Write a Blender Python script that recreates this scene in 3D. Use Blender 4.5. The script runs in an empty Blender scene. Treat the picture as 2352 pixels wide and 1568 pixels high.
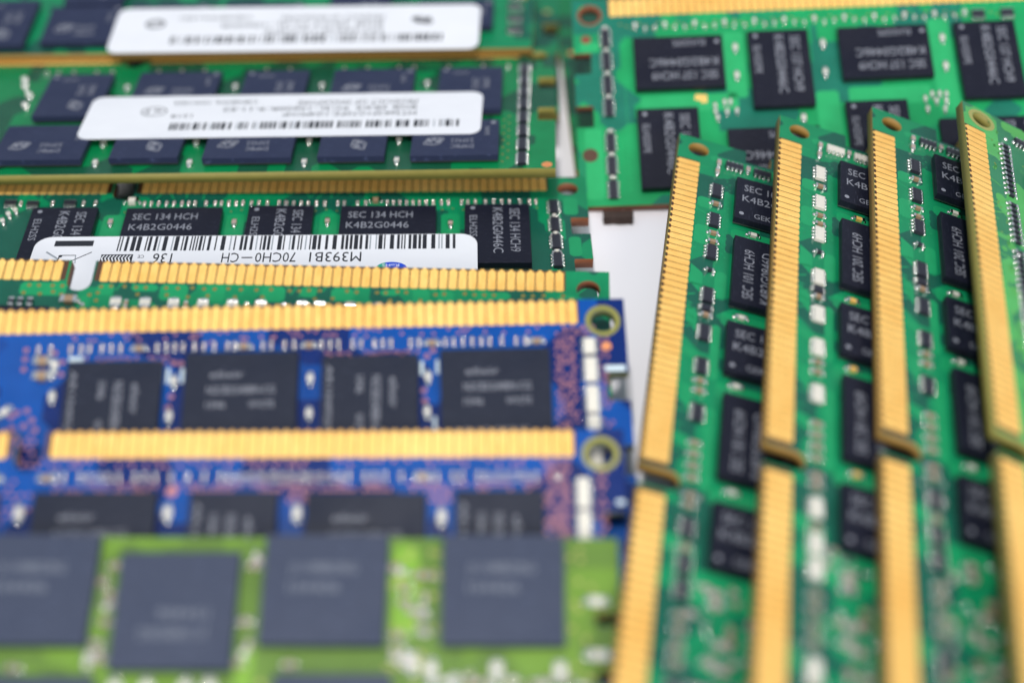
import bpy, bmesh, math, random
from mathutils import Matrix, Vector
random.seed(7)
MM = 0.001
sc = bpy.context.scene
C = sc.collection
PI = math.pi

# ---------------------------------------------------------------- camera
cam_f, cam_th, cam_ro = 3522.72, 0.736243, -0.017279          # focal length in 1/2352 frame widths
cd = bpy.data.cameras.new("camera")
cam = bpy.data.objects.new("camera", cd); C.objects.link(cam)
fw = Vector((0, math.cos(cam_th), -math.sin(cam_th)))
up = Vector((0, math.sin(cam_th), math.cos(cam_th)))
rt = Vector((1, 0, 0))
c_, s_ = math.cos(cam_ro), math.sin(cam_ro)
rt, up = c_ * rt + s_ * up, -s_ * rt + c_ * up
cam.matrix_world = Matrix(((rt.x, up.x, -fw.x, 0), (rt.y, up.y, -fw.y, 0), (rt.z, up.z, -fw.z, 0.1125), (0, 0, 0, 1)))
cd.sensor_width = 36
cd.lens = cam_f / 2352 * 36
cd.clip_start = 0.01
cd.clip_end = 20
cd.dof.use_dof = True
cd.dof.focus_distance = 0.1685
cd.dof.aperture_fstop = 9.0
cd.dof.aperture_blades = 0
sc.camera = cam

# ---------------------------------------------------------------- light
w = bpy.data.worlds.new("World"); sc.world = w; w.use_nodes = True
bg = w.node_tree.nodes["Background"]
bg.inputs[0].default_value = (0.74, 0.85, 1.0, 1)
bg.inputs[1].default_value = 0.50
def area(name, loc, target, size, power, col, sy=None):
    l = bpy.data.lights.new(name, 'AREA'); l.energy = power; l.size = size; l.color = col
    if sy: l.shape = 'RECTANGLE'; l.size_y = sy
    o = bpy.data.objects.new(name, l); C.objects.link(o)
    o.location = loc
    o.rotation_euler = (Vector(target) - Vector(loc)).to_track_quat('-Z', 'Y').to_euler()
    return o
area("lamp_above", (-0.04, -0.07, 0.58), (0.0, 0.13, 0), 0.06, 2.35, (1.0, 0.96, 0.92))
area("fill_front", (0.17, -0.33, 0.27), (0.0, 0.13, 0), 0.14, 1.35, (1.0, 0.97, 0.94))  # added fill from the camera side, lifts front edges and shaded contacts
sc.view_settings.view_transform = 'Standard'
sc.view_settings.look = 'None'
sc.view_settings.exposure = 0.15
sc.view_settings.gamma = 1.0

# ---------------------------------------------------------------- materials
def new_mat(name):
    m = bpy.data.materials.new(name); m.use_nodes = True
    nt = m.node_tree
    return m, nt, nt.nodes["Principled BSDF"]
def N(nt, t, **kw):
    n = nt.nodes.new(t)
    for k, v in kw.items(): setattr(n, k, v)
    return n
def plain(name, col, rough=0.5, metal=0.0, spec=0.5, var=0.12, scale=900, bump=0.0, bscale=6000, coat=0.0):
    m, nt, b = new_mat(name)
    tc = N(nt, 'ShaderNodeTexCoord')
    no = N(nt, 'ShaderNodeTexNoise'); no.inputs['Scale'].default_value = scale; no.inputs['Detail'].default_value = 4
    nt.links.new(tc.outputs['Object'], no.inputs['Vector'])
    mx = N(nt, 'ShaderNodeMix', data_type='RGBA')
    mx.inputs[6].default_value = tuple(c * (1 - var) for c in col) + (1,)
    mx.inputs[7].default_value = tuple(min(1, c * (1 + var)) for c in col) + (1,)
    nt.links.new(no.outputs['Fac'], mx.inputs[0])
    nt.links.new(mx.outputs[2], b.inputs['Base Color'])
    b.inputs['Roughness'].default_value = rough
    b.inputs['Metallic'].default_value = metal
    b.inputs['Specular IOR Level'].default_value = spec
    b.inputs['Coat Weight'].default_value = coat
    if bump:
        n2 = N(nt, 'ShaderNodeTexNoise'); n2.inputs['Scale'].default_value = bscale; n2.inputs['Detail'].default_value = 3
        nt.links.new(tc.outputs['Object'], n2.inputs['Vector'])
        bp = N(nt, 'ShaderNodeBump'); bp.inputs['Strength'].default_value = bump; bp.inputs['Distance'].default_value = 0.00005
        nt.links.new(n2.outputs['Fac'], bp.inputs['Height'])
        nt.links.new(bp.outputs['Normal'], b.inputs['Normal'])
    return m
def solder_mask(name, dark, mid, light, rough=0.32, seed=0.0, amount=0.5):
    """Lacquered board: bare areas, copper pours under the lacquer, hair-fine traces."""
    m, nt, b = new_mat(name)
    tc = N(nt, 'ShaderNodeTexCoord')
    mp = N(nt, 'ShaderNodeMapping'); mp.inputs['Location'].default_value = (seed, seed * 0.37, 0)
    nt.links.new(tc.outputs['Object'], mp.inputs['Vector'])
    vo = N(nt, 'ShaderNodeTexVoronoi', distance='MANHATTAN'); vo.inputs['Scale'].default_value = 190
    nt.links.new(mp.outputs[0], vo.inputs['Vector'])
    bw = N(nt, 'ShaderNodeSeparateColor'); nt.links.new(vo.outputs['Color'], bw.inputs[0])
    r1 = N(nt, 'ShaderNodeMapRange'); r1.inputs[1].default_value = amount - 0.02; r1.inputs[2].default_value = amount + 0.02
    nt.links.new(bw.outputs[0], r1.inputs[0])
    # traces, running diagonally in bundles
    mp2 = N(nt, 'ShaderNodeMapping'); mp2.inputs['Rotation'].default_value = (0, 0, 0.9)
    nt.links.new(mp.outputs[0], mp2.inputs['Vector'])
    wv = N(nt, 'ShaderNodeTexWave'); wv.inputs['Scale'].default_value = 1100; wv.inputs['Distortion'].default_value = 2.2
    wv.inputs['Detail'].default_value = 1.5; wv.inputs['Detail Scale'].default_value = 0.25
    nt.links.new(mp2.outputs[0], wv.inputs['Vector'])
    r2 = N(nt, 'ShaderNodeMapRange'); r2.inputs[1].default_value = 0.62; r2.inputs[2].default_value = 0.78
    nt.links.new(wv.outputs['Fac'], r2.inputs[0])
    mm_ = N(nt, 'ShaderNodeMath', operation='MULTIPLY'); mm_.inputs[1].default_value = 0.45
    nt.links.new(r2.outputs[0], mm_.inputs[0])
    a = N(nt, 'ShaderNodeMix', data_type='RGBA'); a.inputs[6].default_value = dark + (1,); a.inputs[7].default_value = mid + (1,)
    nt.links.new(mm_.outputs[0], a.inputs[0])
    b2 = N(nt, 'ShaderNodeMix', data_type='RGBA'); b2.inputs[7].default_value = light + (1,)
    nt.links.new(r1.outputs[0], b2.inputs[0]); nt.links.new(a.outputs[2], b2.inputs[6])
    no = N(nt, 'ShaderNodeTexNoise'); no.inputs['Scale'].default_value = 260; no.inputs['Detail'].default_value = 5
    nt.links.new(mp.outputs[0], no.inputs['Vector'])
    hs = N(nt, 'ShaderNodeHueSaturation')
    rv = N(nt, 'ShaderNodeMapRange'); rv.inputs[3].default_value = 0.72; rv.inputs[4].default_value = 1.28
    nt.links.new(no.outputs['Fac'], rv.inputs[0]); nt.links.new(rv.outputs[0], hs.inputs['Value'])
    nt.links.new(b2.outputs[2], hs.inputs['Color'])
    nt.links.new(hs.outputs[0], b.inputs['Base Color'])
    b.inputs['Roughness'].default_value = rough - 0.08
    b.inputs['Specular IOR Level'].default_value = 0.3
    bp = N(nt, 'ShaderNodeBump'); bp.inputs['Strength'].default_value = 0.35; bp.inputs['Distance'].default_value = 0.00003
    n2 = N(nt, 'ShaderNodeTexNoise'); n2.inputs['Scale'].default_value = 5200
    nt.links.new(tc.outputs['Object'], n2.inputs['Vector'])
    ad = N(nt, 'ShaderNodeMath', operation='ADD'); nt.links.new(n2.outputs['Fac'], ad.inputs[0]); nt.links.new(r2.outputs[0], ad.inputs[1])
    nt.links.new(ad.outputs[0], bp.inputs['Height']); nt.links.new(bp.outputs['Normal'], b.inputs['Normal'])
    return m
M = {}
M['green'] = solder_mask('green_lacquer', (0.006, 0.080, 0.052), (0.016, 0.16, 0.10), (0.005, 0.215, 0.085), seed=0.01, amount=0.5)
M['green_light'] = solder_mask('light_green_lacquer', (0.010, 0.150, 0.100), (0.022, 0.22, 0.14), (0.012, 0.310, 0.100), seed=0.03, amount=0.42)
M['green_deep'] = solder_mask('deep_green_lacquer', (0.005, 0.070, 0.034), (0.016, 0.13, 0.07), (0.002, 0.190, 0.058), seed=0.05, amount=0.5)
M['green_yellow'] = solder_mask('yellowish_green_lacquer', (0.020, 0.170, 0.080), (0.08, 0.30, 0.12), (0.080, 0.380, 0.100), seed=0.07, amount=0.45)
M['blue'] = solder_mask('blue_lacquer', (0.000, 0.012, 0.105), (0.000, 0.030, 0.18), (0.000, 0.060, 0.290), seed=0.09, amount=0.45)
M['lime'] = solder_mask('lime_green_lacquer', (0.100, 0.190, 0.032), (0.17, 0.27, 0.06), (0.145, 0.270, 0.036), seed=0.11, amount=0.45)
M['fr4_olive'] = plain('board_edge_olive', (0.24, 0.21, 0.045), 0.6, bump=0.6)
M['fr4_brown'] = plain('board_edge_brown', (0.30, 0.17, 0.035), 0.6, bump=0.6)
M['fr4_red'] = plain('board_edge_red_brown', (0.20, 0.065, 0.025), 0.6, bump=0.6)
M['fr4_blue'] = plain('board_edge_blue_olive', (0.13, 0.15, 0.05), 0.6, bump=0.6)
M['bare'] = plain('bare_laminate', (0.075, 0.028, 0.010), 0.55, bump=0.4)
def gold_mat():
    m, nt, b = new_mat('gold_plating')
    tc = N(nt, 'ShaderNodeTexCoord')
    mp = N(nt, 'ShaderNodeMapping'); mp.inputs['Scale'].default_value = (9, 1, 1)
    nt.links.new(tc.outputs['Object'], mp.inputs['Vector'])
    n1 = N(nt, 'ShaderNodeTexNoise'); n1.inputs['Scale'].default_value = 700; n1.inputs['Detail'].default_value = 4
    nt.links.new(mp.outputs[0], n1.inputs['Vector'])
    n2 = N(nt, 'ShaderNodeTexNoise'); n2.inputs['Scale'].default_value = 90; n2.inputs['Detail'].default_value = 3
    nt.links.new(tc.outputs['Object'], n2.inputs['Vector'])
    ad = N(nt, 'ShaderNodeMath', operation='ADD'); nt.links.new(n1.outputs['Fac'], ad.inputs[0]); nt.links.new(n2.outputs['Fac'], ad.inputs[1])
    rc = N(nt, 'ShaderNodeMapRange'); rc.inputs[1].default_value = 0.75; rc.inputs[2].default_value = 1.25
    nt.links.new(ad.outputs[0], rc.inputs[0])
    mx = N(nt, 'ShaderNodeMix', data_type='RGBA'); mx.inputs[6].default_value = (0.86, 0.46, 0.105, 1); mx.inputs[7].default_value = (0.98, 0.63, 0.19, 1)
    nt.links.new(rc.outputs[0], mx.inputs[0]); nt.links.new(mx.outputs[2], b.inputs['Base Color'])
    rr = N(nt, 'ShaderNodeMapRange'); rr.inputs[1].default_value = 0.3; rr.inputs[2].default_value = 0.7; rr.inputs[3].default_value = 0.28; rr.inputs[4].default_value = 0.5
    nt.links.new(n1.outputs['Fac'], rr.inputs[0]); nt.links.new(rr.outputs[0], b.inputs['Roughness'])
    b.inputs['Metallic'].default_value = 0.15
    b.inputs['Specular IOR Level'].default_value = 0.3
    bp = N(nt, 'ShaderNodeBump'); bp.inputs['Strength'].default_value = 0.35; bp.inputs['Distance'].default_value = 0.00004
    nt.links.new(n1.outputs['Fac'], bp.inputs['Height']); nt.links.new(bp.outputs['Normal'], b.inputs['Normal'])
    return m
M['gold'] = gold_mat()
M['copper_ring'] = plain('via_ring_olive', (0.25, 0.24, 0.05), 0.4, metal=0.3)
M['via_red'] = plain('via_hole_copper', (0.20, 0.05, 0.02), 0.5)
M['via_pink'] = plain('via_ring_pink', (0.42, 0.17, 0.17), 0.35, metal=0.3)
M['via_lime'] = plain('via_ring_yellow', (0.42, 0.40, 0.12), 0.35, metal=0.3)
M['copper'] = plain('bare_copper', (0.90, 0.34, 0.12), 0.4, metal=0.5)
M['silk'] = plain('white_screen_print', (0.55, 0.66, 0.70), 0.6)
M['tin'] = plain('solder', (0.86, 0.85, 0.80), 0.16, metal=1.0, bump=0.3, bscale=4000)
M['tan'] = plain('tan_ceramic', (0.30, 0.20, 0.12), 0.45)
M['pink_cer'] = plain('pinkish_ceramic', (0.42, 0.32, 0.27), 0.45)
M['white_cer'] = plain('white_ceramic', (0.66, 0.63, 0.55), 0.5)
M['black_cer'] = plain('black_resistor_glaze', (0.018, 0.018, 0.028), 0.3)
M['balls'] = plain('solder_ball', (0.10, 0.10, 0.10), 0.35, metal=0.6)
M['ink'] = plain('black_ink', (0.012, 0.013, 0.020), 0.5)
M['ink_grey'] = plain('grey_ink', (0.30, 0.33, 0.36), 0.5)
M['laser'] = plain('laser_marking', (0.23, 0.24, 0.28), 0.6)
M['laser_dim'] = plain('faint_laser_marking', (0.15, 0.17, 0.21), 0.6)
M['foam'] = plain('dark_brown_plastic', (0.045, 0.026, 0.020), 0.8, var=0.6, scale=2500, bump=1.0, bscale=2500)
M['logo_blue'] = plain('blue_print', (0.0, 0.06, 0.62), 0.4)
M['logo_green'] = plain('green_print', (0.0, 0.35, 0.25), 0.4)
def chip_mat(name, col, rough):
    m, nt, b = new_mat(name)
    tc = N(nt, 'ShaderNodeTexCoord')
    mp = N(nt, 'ShaderNodeMapping'); mp.inputs['Rotation'].default_value = (0, 0, 0.6); mp.inputs['Scale'].default_value = (1, 9, 1)
    nt.links.new(tc.outputs['Object'], mp.inputs['Vector'])
    n1 = N(nt, 'ShaderNodeTexNoise'); n1.inputs['Scale'].default_value = 900; n1.inputs['Detail'].default_value = 3
    nt.links.new(mp.outputs[0], n1.inputs['Vector'])
    n2 = N(nt, 'ShaderNodeTexNoise'); n2.inputs['Scale'].default_value = 7000; n2.inputs['Detail'].default_value = 2
    nt.links.new(tc.outputs['Object'], n2.inputs['Vector'])
    n3 = N(nt, 'ShaderNodeTexNoise'); n3.inputs['Scale'].default_value = 160
    nt.links.new(tc.outputs['Object'], n3.inputs['Vector'])
    r = N(nt, 'ShaderNodeMapRange'); r.inputs[1].default_value = 0.60; r.inputs[2].default_value = 0.72
    nt.links.new(n1.outputs['Fac'], r.inputs[0])
    mx = N(nt, 'ShaderNodeMix', data_type='RGBA')
    mx.inputs[6].default_value = col + (1,); mx.inputs[7].default_value = tuple(c * 2.6 + 0.02 for c in col) + (1,)
    ml = N(nt, 'ShaderNodeMath', operation='MULTIPLY'); ml.inputs[1].default_value = 0.55
    nt.links.new(r.outputs[0], ml.inputs[0]); nt.links.new(ml.outputs[0], mx.inputs[0])
    nt.links.new(mx.outputs[2], b.inputs['Base Color'])
    rr = N(nt, 'ShaderNodeMapRange'); rr.inputs[1].default_value = 0.3; rr.inputs[2].default_value = 0.7; rr.inputs[3].default_value = rough - 0.14; rr.inputs[4].default_value = rough + 0.14
    nt.links.new(n3.outputs['Fac'], rr.inputs[0]); nt.links.new(rr.outputs[0], b.inputs['Roughness'])
    bp = N(nt, 'ShaderNodeBump'); bp.inputs['Strength'].default_value = 0.5; bp.inputs['Distance'].default_value = 0.00003
    nt.links.new(n2.outputs['Fac'], bp.inputs['Height']); nt.links.new(bp.outputs['Normal'], b.inputs['Normal'])
    b.inputs['Specular IOR Level'].default_value = 0.16
    return m
M['chip'] = chip_mat('chip_moulding', (0.010, 0.011, 0.021), 0.40)
M['chip_blue'] = chip_mat('bluish_chip_moulding', (0.024, 0.031, 0.068), 0.44)
M['chip_grey'] = chip_mat('grey_chip_moulding', (0.013, 0.017, 0.032), 0.44)
M['chip_glare'] = chip_mat('glare_chip_moulding', (0.043, 0.054, 0.090), 0.44)  # overhead glare put into the base colour of the lime module's chips
def label_mat():
    m, nt, b = new_mat('white_label_paper')
    tc = N(nt, 'ShaderNodeTexCoord'); no = N(nt, 'ShaderNodeTexNoise'); no.inputs['Scale'].default_value = 120
    nt.links.new(tc.outputs['Object'], no.inputs['Vector'])
    mx = N(nt, 'ShaderNodeMix', data_type='RGBA'); mx.inputs[6].default_value = (0.73, 0.74, 0.775, 1); mx.inputs[7].default_value = (0.78, 0.79, 0.82, 1)
    nt.links.new(no.outputs['Fac'], mx.inputs[0]); nt.links.new(mx.outputs[2], b.inputs['Base Color'])
    b.inputs['Roughness'].default_value = 0.38
    n2 = N(nt, 'ShaderNodeTexNoise'); n2.inputs['Scale'].default_value = 210; n2.inputs['Detail'].default_value = 2
    nt.links.new(tc.outputs['Object'], n2.inputs['Vector'])
    bp = N(nt, 'ShaderNodeBump'); bp.inputs['Strength'].default_value = 0.6; bp.inputs['Distance'].default_value = 0.0004
    nt.links.new(n2.outputs['Fac'], bp.inputs['Height']); nt.links.new(bp.outputs['Normal'], b.inputs['Normal'])
    return m
M['label'] = label_mat()
def paper_mat():
    m, nt, b = new_mat('white_paper')
    tc = N(nt, 'ShaderNodeTexCoord')
    no = N(nt, 'ShaderNodeTexNoise'); no.inputs['Scale'].default_value = 14; no.inputs['Detail'].default_value = 6
    nt.links.new(tc.outputs['Object'], no.inputs['Vector'])
    mx = N(nt, 'ShaderNodeMix', data_type='RGBA'); mx.inputs[6].default_value = (0.86, 0.84, 0.885, 1); mx.inputs[7].default_value = (0.93, 0.915, 0.95, 1)
    nt.links.new(no.outputs['Fac'], mx.inputs[0])
    # stray specks of dust
    vo = N(nt, 'ShaderNodeTexVoronoi'); vo.inputs['Scale'].default_value = 130
    nt.links.new(tc.outputs['Object'], vo.inputs['Vector'])
    r = N(nt, 'ShaderNodeMapRange'); r.inputs[1].default_value = 0.035; r.inputs[2].default_value = 0.02
    nt.links.new(vo.outputs['Distance'], r.inputs[0])
    sp = N(nt, 'ShaderNodeSeparateColor'); nt.links.new(vo.outputs['Color'], sp.inputs[0])
    g = N(nt, 'ShaderNodeMath', operation='GREATER_THAN'); g.inputs[1].default_value = 0.55; nt.links.new(sp.outputs[0], g.inputs[0])
    ml = N(nt, 'ShaderNodeMath', operation='MULTIPLY'); nt.links.new(r.outputs[0], ml.inputs[0]); nt.links.new(g.outputs[0], ml.inputs[1])
    m2 = N(nt, 'ShaderNodeMix', data_type='RGBA'); m2.inputs[7].default_value = (0.30, 0.27, 0.33, 1)
    nt.links.new(ml.outputs[0], m2.inputs[0]); nt.links.new(mx.outputs[2], m2.inputs[6])
    nt.links.new(m2.outputs[2], b.inputs['Base Color'])
    b.inputs['Roughness'].default_value = 0.6
    return m
M['paper'] = paper_mat()

# ---------------------------------------------------------------- mesh helpers (all lengths in mm)
def finish(bm, name, mats, smooth=False):
    me = bpy.data.meshes.new(name)
    bmesh.ops.scale(bm, vec=(MM, MM, MM), verts=bm.verts)
    bm.to_mesh(me); bm.free()
    for m in mats: me.materials.append(M[m])
    if smooth:
        for p in me.polygons: p.use_smooth = True
    return me
def put(name, me, parent, loc=(0, 0, 0), rz=0.0, scl=1.0):
    o = bpy.data.objects.new(name, me); C.objects.link(o)
    o.parent = parent
    o.location = (loc[0] * MM, loc[1] * MM, loc[2] * MM)
    o.rotation_euler = (0, 0, rz)
    if scl != 1.0: o.scale = (scl, scl, scl)
    return o
def box(bm, x0, x1, y0, y1, z0, z1, mat=0, bevel=0.0):
    r = bmesh.ops.create_cube(bm, size=1)
    vs = r['verts']
    for v in vs:
        v.co = Vector(((x0 + x1) / 2 + v.co.x * (x1 - x0), (y0 + y1) / 2 + v.co.y * (y1 - y0), (z0 + z1) / 2 + v.co.z * (z1 - z0)))
    fs = set(f for v in vs for f in v.link_faces)
    for f in fs: f.material_index = mat
    if bevel:
        es = set(e for v in vs for e in v.link_edges)
        rr = bmesh.ops.bevel(bm, geom=list(es), offset=bevel, segments=2, affect='EDGES', profile=0.5)
        for f in rr['faces']: f.material_index = mat
def blob(bm, x, y, z, rx, ry, rz, mat=0, sub=2):
    r = bmesh.ops.create_icosphere(bm, subdivisions=sub, radius=1)
    for v in r['verts']:
        v.co = Vector((x + v.co.x * rx, y + v.co.y * ry, z + v.co.z * rz))
    for f in set(f for v in r['verts'] for f in v.link_faces):
        f.material_index = mat; f.smooth = True
def disc(bm, x, y, z, r, mat, n=10, ry=None):
    ry = ry or r
    vs = [bm.verts.new((x + r * math.cos(2 * PI * k / n), y + ry * math.sin(2 * PI * k / n), z)) for k in range(n)]
    f = bm.faces.new(vs); f.material_index = mat
def poly(bm, pts, z, mat):
    f = bm.faces.new([bm.verts.new((p[0], p[1], z)) for p in pts]); f.material_index = mat
    f.normal_update()
    if f.normal.z < 0: f.normal_flip()

# ---------------------------------------------------------------- component meshes (shared)
cache = {}
def cap_mesh(L, W, H, body):
    """Chip capacitor / resistor lying along x, two soldered metal ends."""
    k = ('cap', L, W, H, body)
    if k not in cache:
        bm = bmesh.new()
        e = L * 0.25
        box(bm, -L / 2 + e, L / 2 - e, -W / 2 + .015, W / 2 - .015, 0.03, H - .015, 0, 0.02)
        for s in (-1, 1):
            x0, x1 = sorted((s * L / 2, s * (L / 2 - e - .004)))
            box(bm, x0, x1, -W / 2, W / 2, 0.02, H, 1, 0.05)
            blob(bm, s * (L / 2 + .08), 0, 0.05, .20, W * .46, H * .55, 1)
        cache[k] = finish(bm, 'capacitor_mesh', [body, 'tin'])
    return cache[k]
def array_mesh(L, W, H, n, body, base):
    """Resistor network along x with n soldered terminals on each long side."""
    k = ('arr', L, W, H, n, body, base)
    if k not in cache:
        bm = bmesh.new()
        box(bm, -L / 2, L / 2, -W / 2, W / 2, 0.05, H, 1, 0.03)
        box(bm, -L / 2 + .10, L / 2 - .10, -W / 2 + .26, W / 2 - .26, H - .05, H + .04, 0, 0.015)
        p = L / n
        for i in range(n):
            x = -L / 2 + p * (i + .5)
            for s in (-1, 1):
                box(bm, x - p * .30, x + p * .30, s * W / 2 - .10, s * W / 2 + .08, 0.02, H + .02, 2, 0.05)
                blob(bm, x, s * (W / 2 + .14), 0.06, p * .27, .22, H * .60, 2)
        cache[k] = finish(bm, 'resistor_array_mesh', [body, base, 'tin'])
    return cache[k]
def bead_mesh(r, h):
    k = ('bead', r, h)
    if k not in cache:
        bm = bmesh.new(); blob(bm, 0, 0, 0, r, r, h)
        cache[k] = finish(bm, 'solder_bead_mesh', ['tin'], True)
    return cache[k]
def tinycap_mesh():
    """Small 0201 resistor standing across the row: two bright solder ends."""
    if 'tiny' not in cache:
        bm = bmesh.new()
        box(bm, -.14, .14, -.24, .24, .03, .22, 0, .02)
        for s in (-1, 1): blob(bm, 0, s * .36, .08, .24, .22, .24, 1)
        cache['tiny'] = finish(bm, 'tiny_resistor_mesh', ['pink_cer', 'tin'])
    return cache['tiny']
def chip_mesh(sx, sy, mat):
    k = ('chip', sx, sy, mat)
    if k not in cache:
        bm = bmesh.new()
        box(bm, 0, sx, 0, sy, 0.42, 1.18, 0, 0.035)
        box(bm, .05, sx - .05, .05, sy - .05, 0.26, 0.42, 1)
        nx, ny = int(sx / .8), int(sy / .8)
        for i in range(nx):
            for y in (.5, sy - .5): blob(bm, (sx - (nx - 1) * .8) / 2 + i * .8, y, .14, .2, .2, .15, 1, 1)
        for j in range(ny):
            for x in (.5, sx - .5): blob(bm, x, (sy - (ny - 1) * .8) / 2 + j * .8, .14, .2, .2, .15, 1, 1)
        cache[k] = finish(bm, 'memory_chip_mesh', [mat, 'balls'])
    return cache[k]

# ---------------------------------------------------------------- lettering
def glyphs(bm, s, x0, x1, y0, h, z, mat=0, bold=0.0):
    """Letters as flat faces: baseline at y0, capital height h, stretched to run from x0 to x1."""
    cu = bpy.data.curves.new('t', 'FONT'); cu.body = s; cu.resolution_u = 2; cu.offset = bold
    ob = bpy.data.objects.new('t', cu); C.objects.link(ob)
    bpy.context.view_layer.update()
    me = bpy.data.meshes.new_from_object(ob.evaluated_get(bpy.context.evaluated_depsgraph_get()))
    xs = [v.co.x for v in me.vertices]
    if xs:
        a, b = min(xs), max(xs)
        caph = 0.69
        t = bmesh.new(); t.from_mesh(me)
        mp = {}
        for v in t.verts:
            mp[v] = bm.verts.new((x0 + (v.co.x - a) / (b - a) * (x1 - x0), y0 + v.co.y / caph * h, z))
        for f in t.faces:
            try:
                nf = bm.faces.new([mp[v] for v in f.verts]); nf.material_index = mat
            except ValueError: pass
        t.free()
    bpy.data.objects.remove(ob); bpy.data.curves.remove(cu); bpy.data.meshes.remove(me)
def ring(bm, cx, cy, rx, ry, wd, ang, z, mat=0, n=24):
    ca, sa = math.cos(ang), math.sin(ang)
    def P(r1, r2, t):
        x, y = r1 * math.cos(t), r2 * math.sin(t)
        return bm.verts.new((cx + x * ca - y * sa, cy + x * sa + y * ca, z))
    A = [P(rx, ry, 2 * PI * k / n) for k in range(n)]
    B = [P(rx - wd, ry - wd, 2 * PI * k / n) for k in range(n)]
    for k in range(n):
        f = bm.faces.new((A[k], A[(k + 1) % n], B[(k + 1) % n], B[k])); f.material_index = mat
# marking layouts are drawn in a reading frame: x 0..w along the text, y 0..h downwards from its top edge
def marking(kind, w, h):
    k = ('mark', kind, w, h)
    if k in cache: return cache[k]
    bm = bmesh.new(); mat = 'laser'
    def T(s, a, b, top, ch, bold=0.0): glyphs(bm, s, a, b, -(top + ch), ch, 0, 0, bold)
    if kind.startswith('sec'):
        code = {'sec_a': ('SEC 134 HCH9', 'K4B2G0446C', 'ELH2SS'), 'sec_al': ('SEC 134 HCH', 'K4B2G0446', 'ELH2SSPE'),
                'sec_c': ('SEC 137 HCH9', 'K4B2G0446C', 'ELH2SSPE'), 'sec_r': ('SEC 101 HCH9', 'K4B2G0846D', 'GEK0412'),
                'sec_s': ('SEC 201 HCH9', 'K4B2G0846D', 'GEK0412')}[kind]
        T(code[0], .9, 9.0 if kind != 'sec_al' else 8.3, 1.15, 1.15); T(code[1], .75, 9.2 if kind != 'sec_al' else 7.9, 3.1, 1.15)
        T(code[2], 2.2, 6.2, 6.05, .85)
        disc(bm, .75, -6.55, 0, .28, 0, 14)
    elif kind == 'orbit':
        T('22M22', 2.9, 5.6, 2.9, .8); T('D9PBC', 2.9, 5.6, 1.6, .8)
        disc(bm, .7, -(h - .7), 0, .32, 0, 14)
        ring(bm, w - 2.6, -3.2, 1.35, .62, .14, .5, 0); ring(bm, w - 2.6, -3.2, .95, .95, .12, 0, 0)
        poly(bm, [(w - 3.6, -3.8), (w - 3.1, -2.8), (w - 2.6, -3.5), (w - 2.2, -2.8), (w - 1.7, -3.8), (w - 2.0, -3.8), (w - 2.3, -3.3), (w - 2.6, -3.9), (w - 3.0, -3.3), (w - 3.3, -3.8)], 0.0, 0)
        t0 = len(bm.verts)
        glyphs(bm, 'X4V0', 0, 2.0, 0, .62, 0, 0)
        bm.verts.ensure_lookup_table()
        for v in list(bm.verts)[t0:]:
            x, y = v.co.x, v.co.y; v.co.x = 1.7 - y; v.co.y = -(h - 1.6) + x
    elif kind == 'lx':
        T('elixir', 2.4, 5.6, 2.0, .7); T('N2CB2G40BN-CG', 2.2, 8.6, 3.6, .8); T('1046', 2.2, 4.0, 5.2, .7); T('WV2TE', 6.2, 8.6, 5.2, .7)
        T('AR10492C', 1.0, 8.2, h - 1.0, .55)
    elif kind == 'dim':
        mat = 'laser_dim'
        T('J1108BDBG', 2.2, 8.0, 2.6, .9); T('104406', 2.2, 6.6, 4.4, .9)
    cache[k] = finish(bm, 'chip_marking_mesh', [mat])
    return cache[k]

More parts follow.
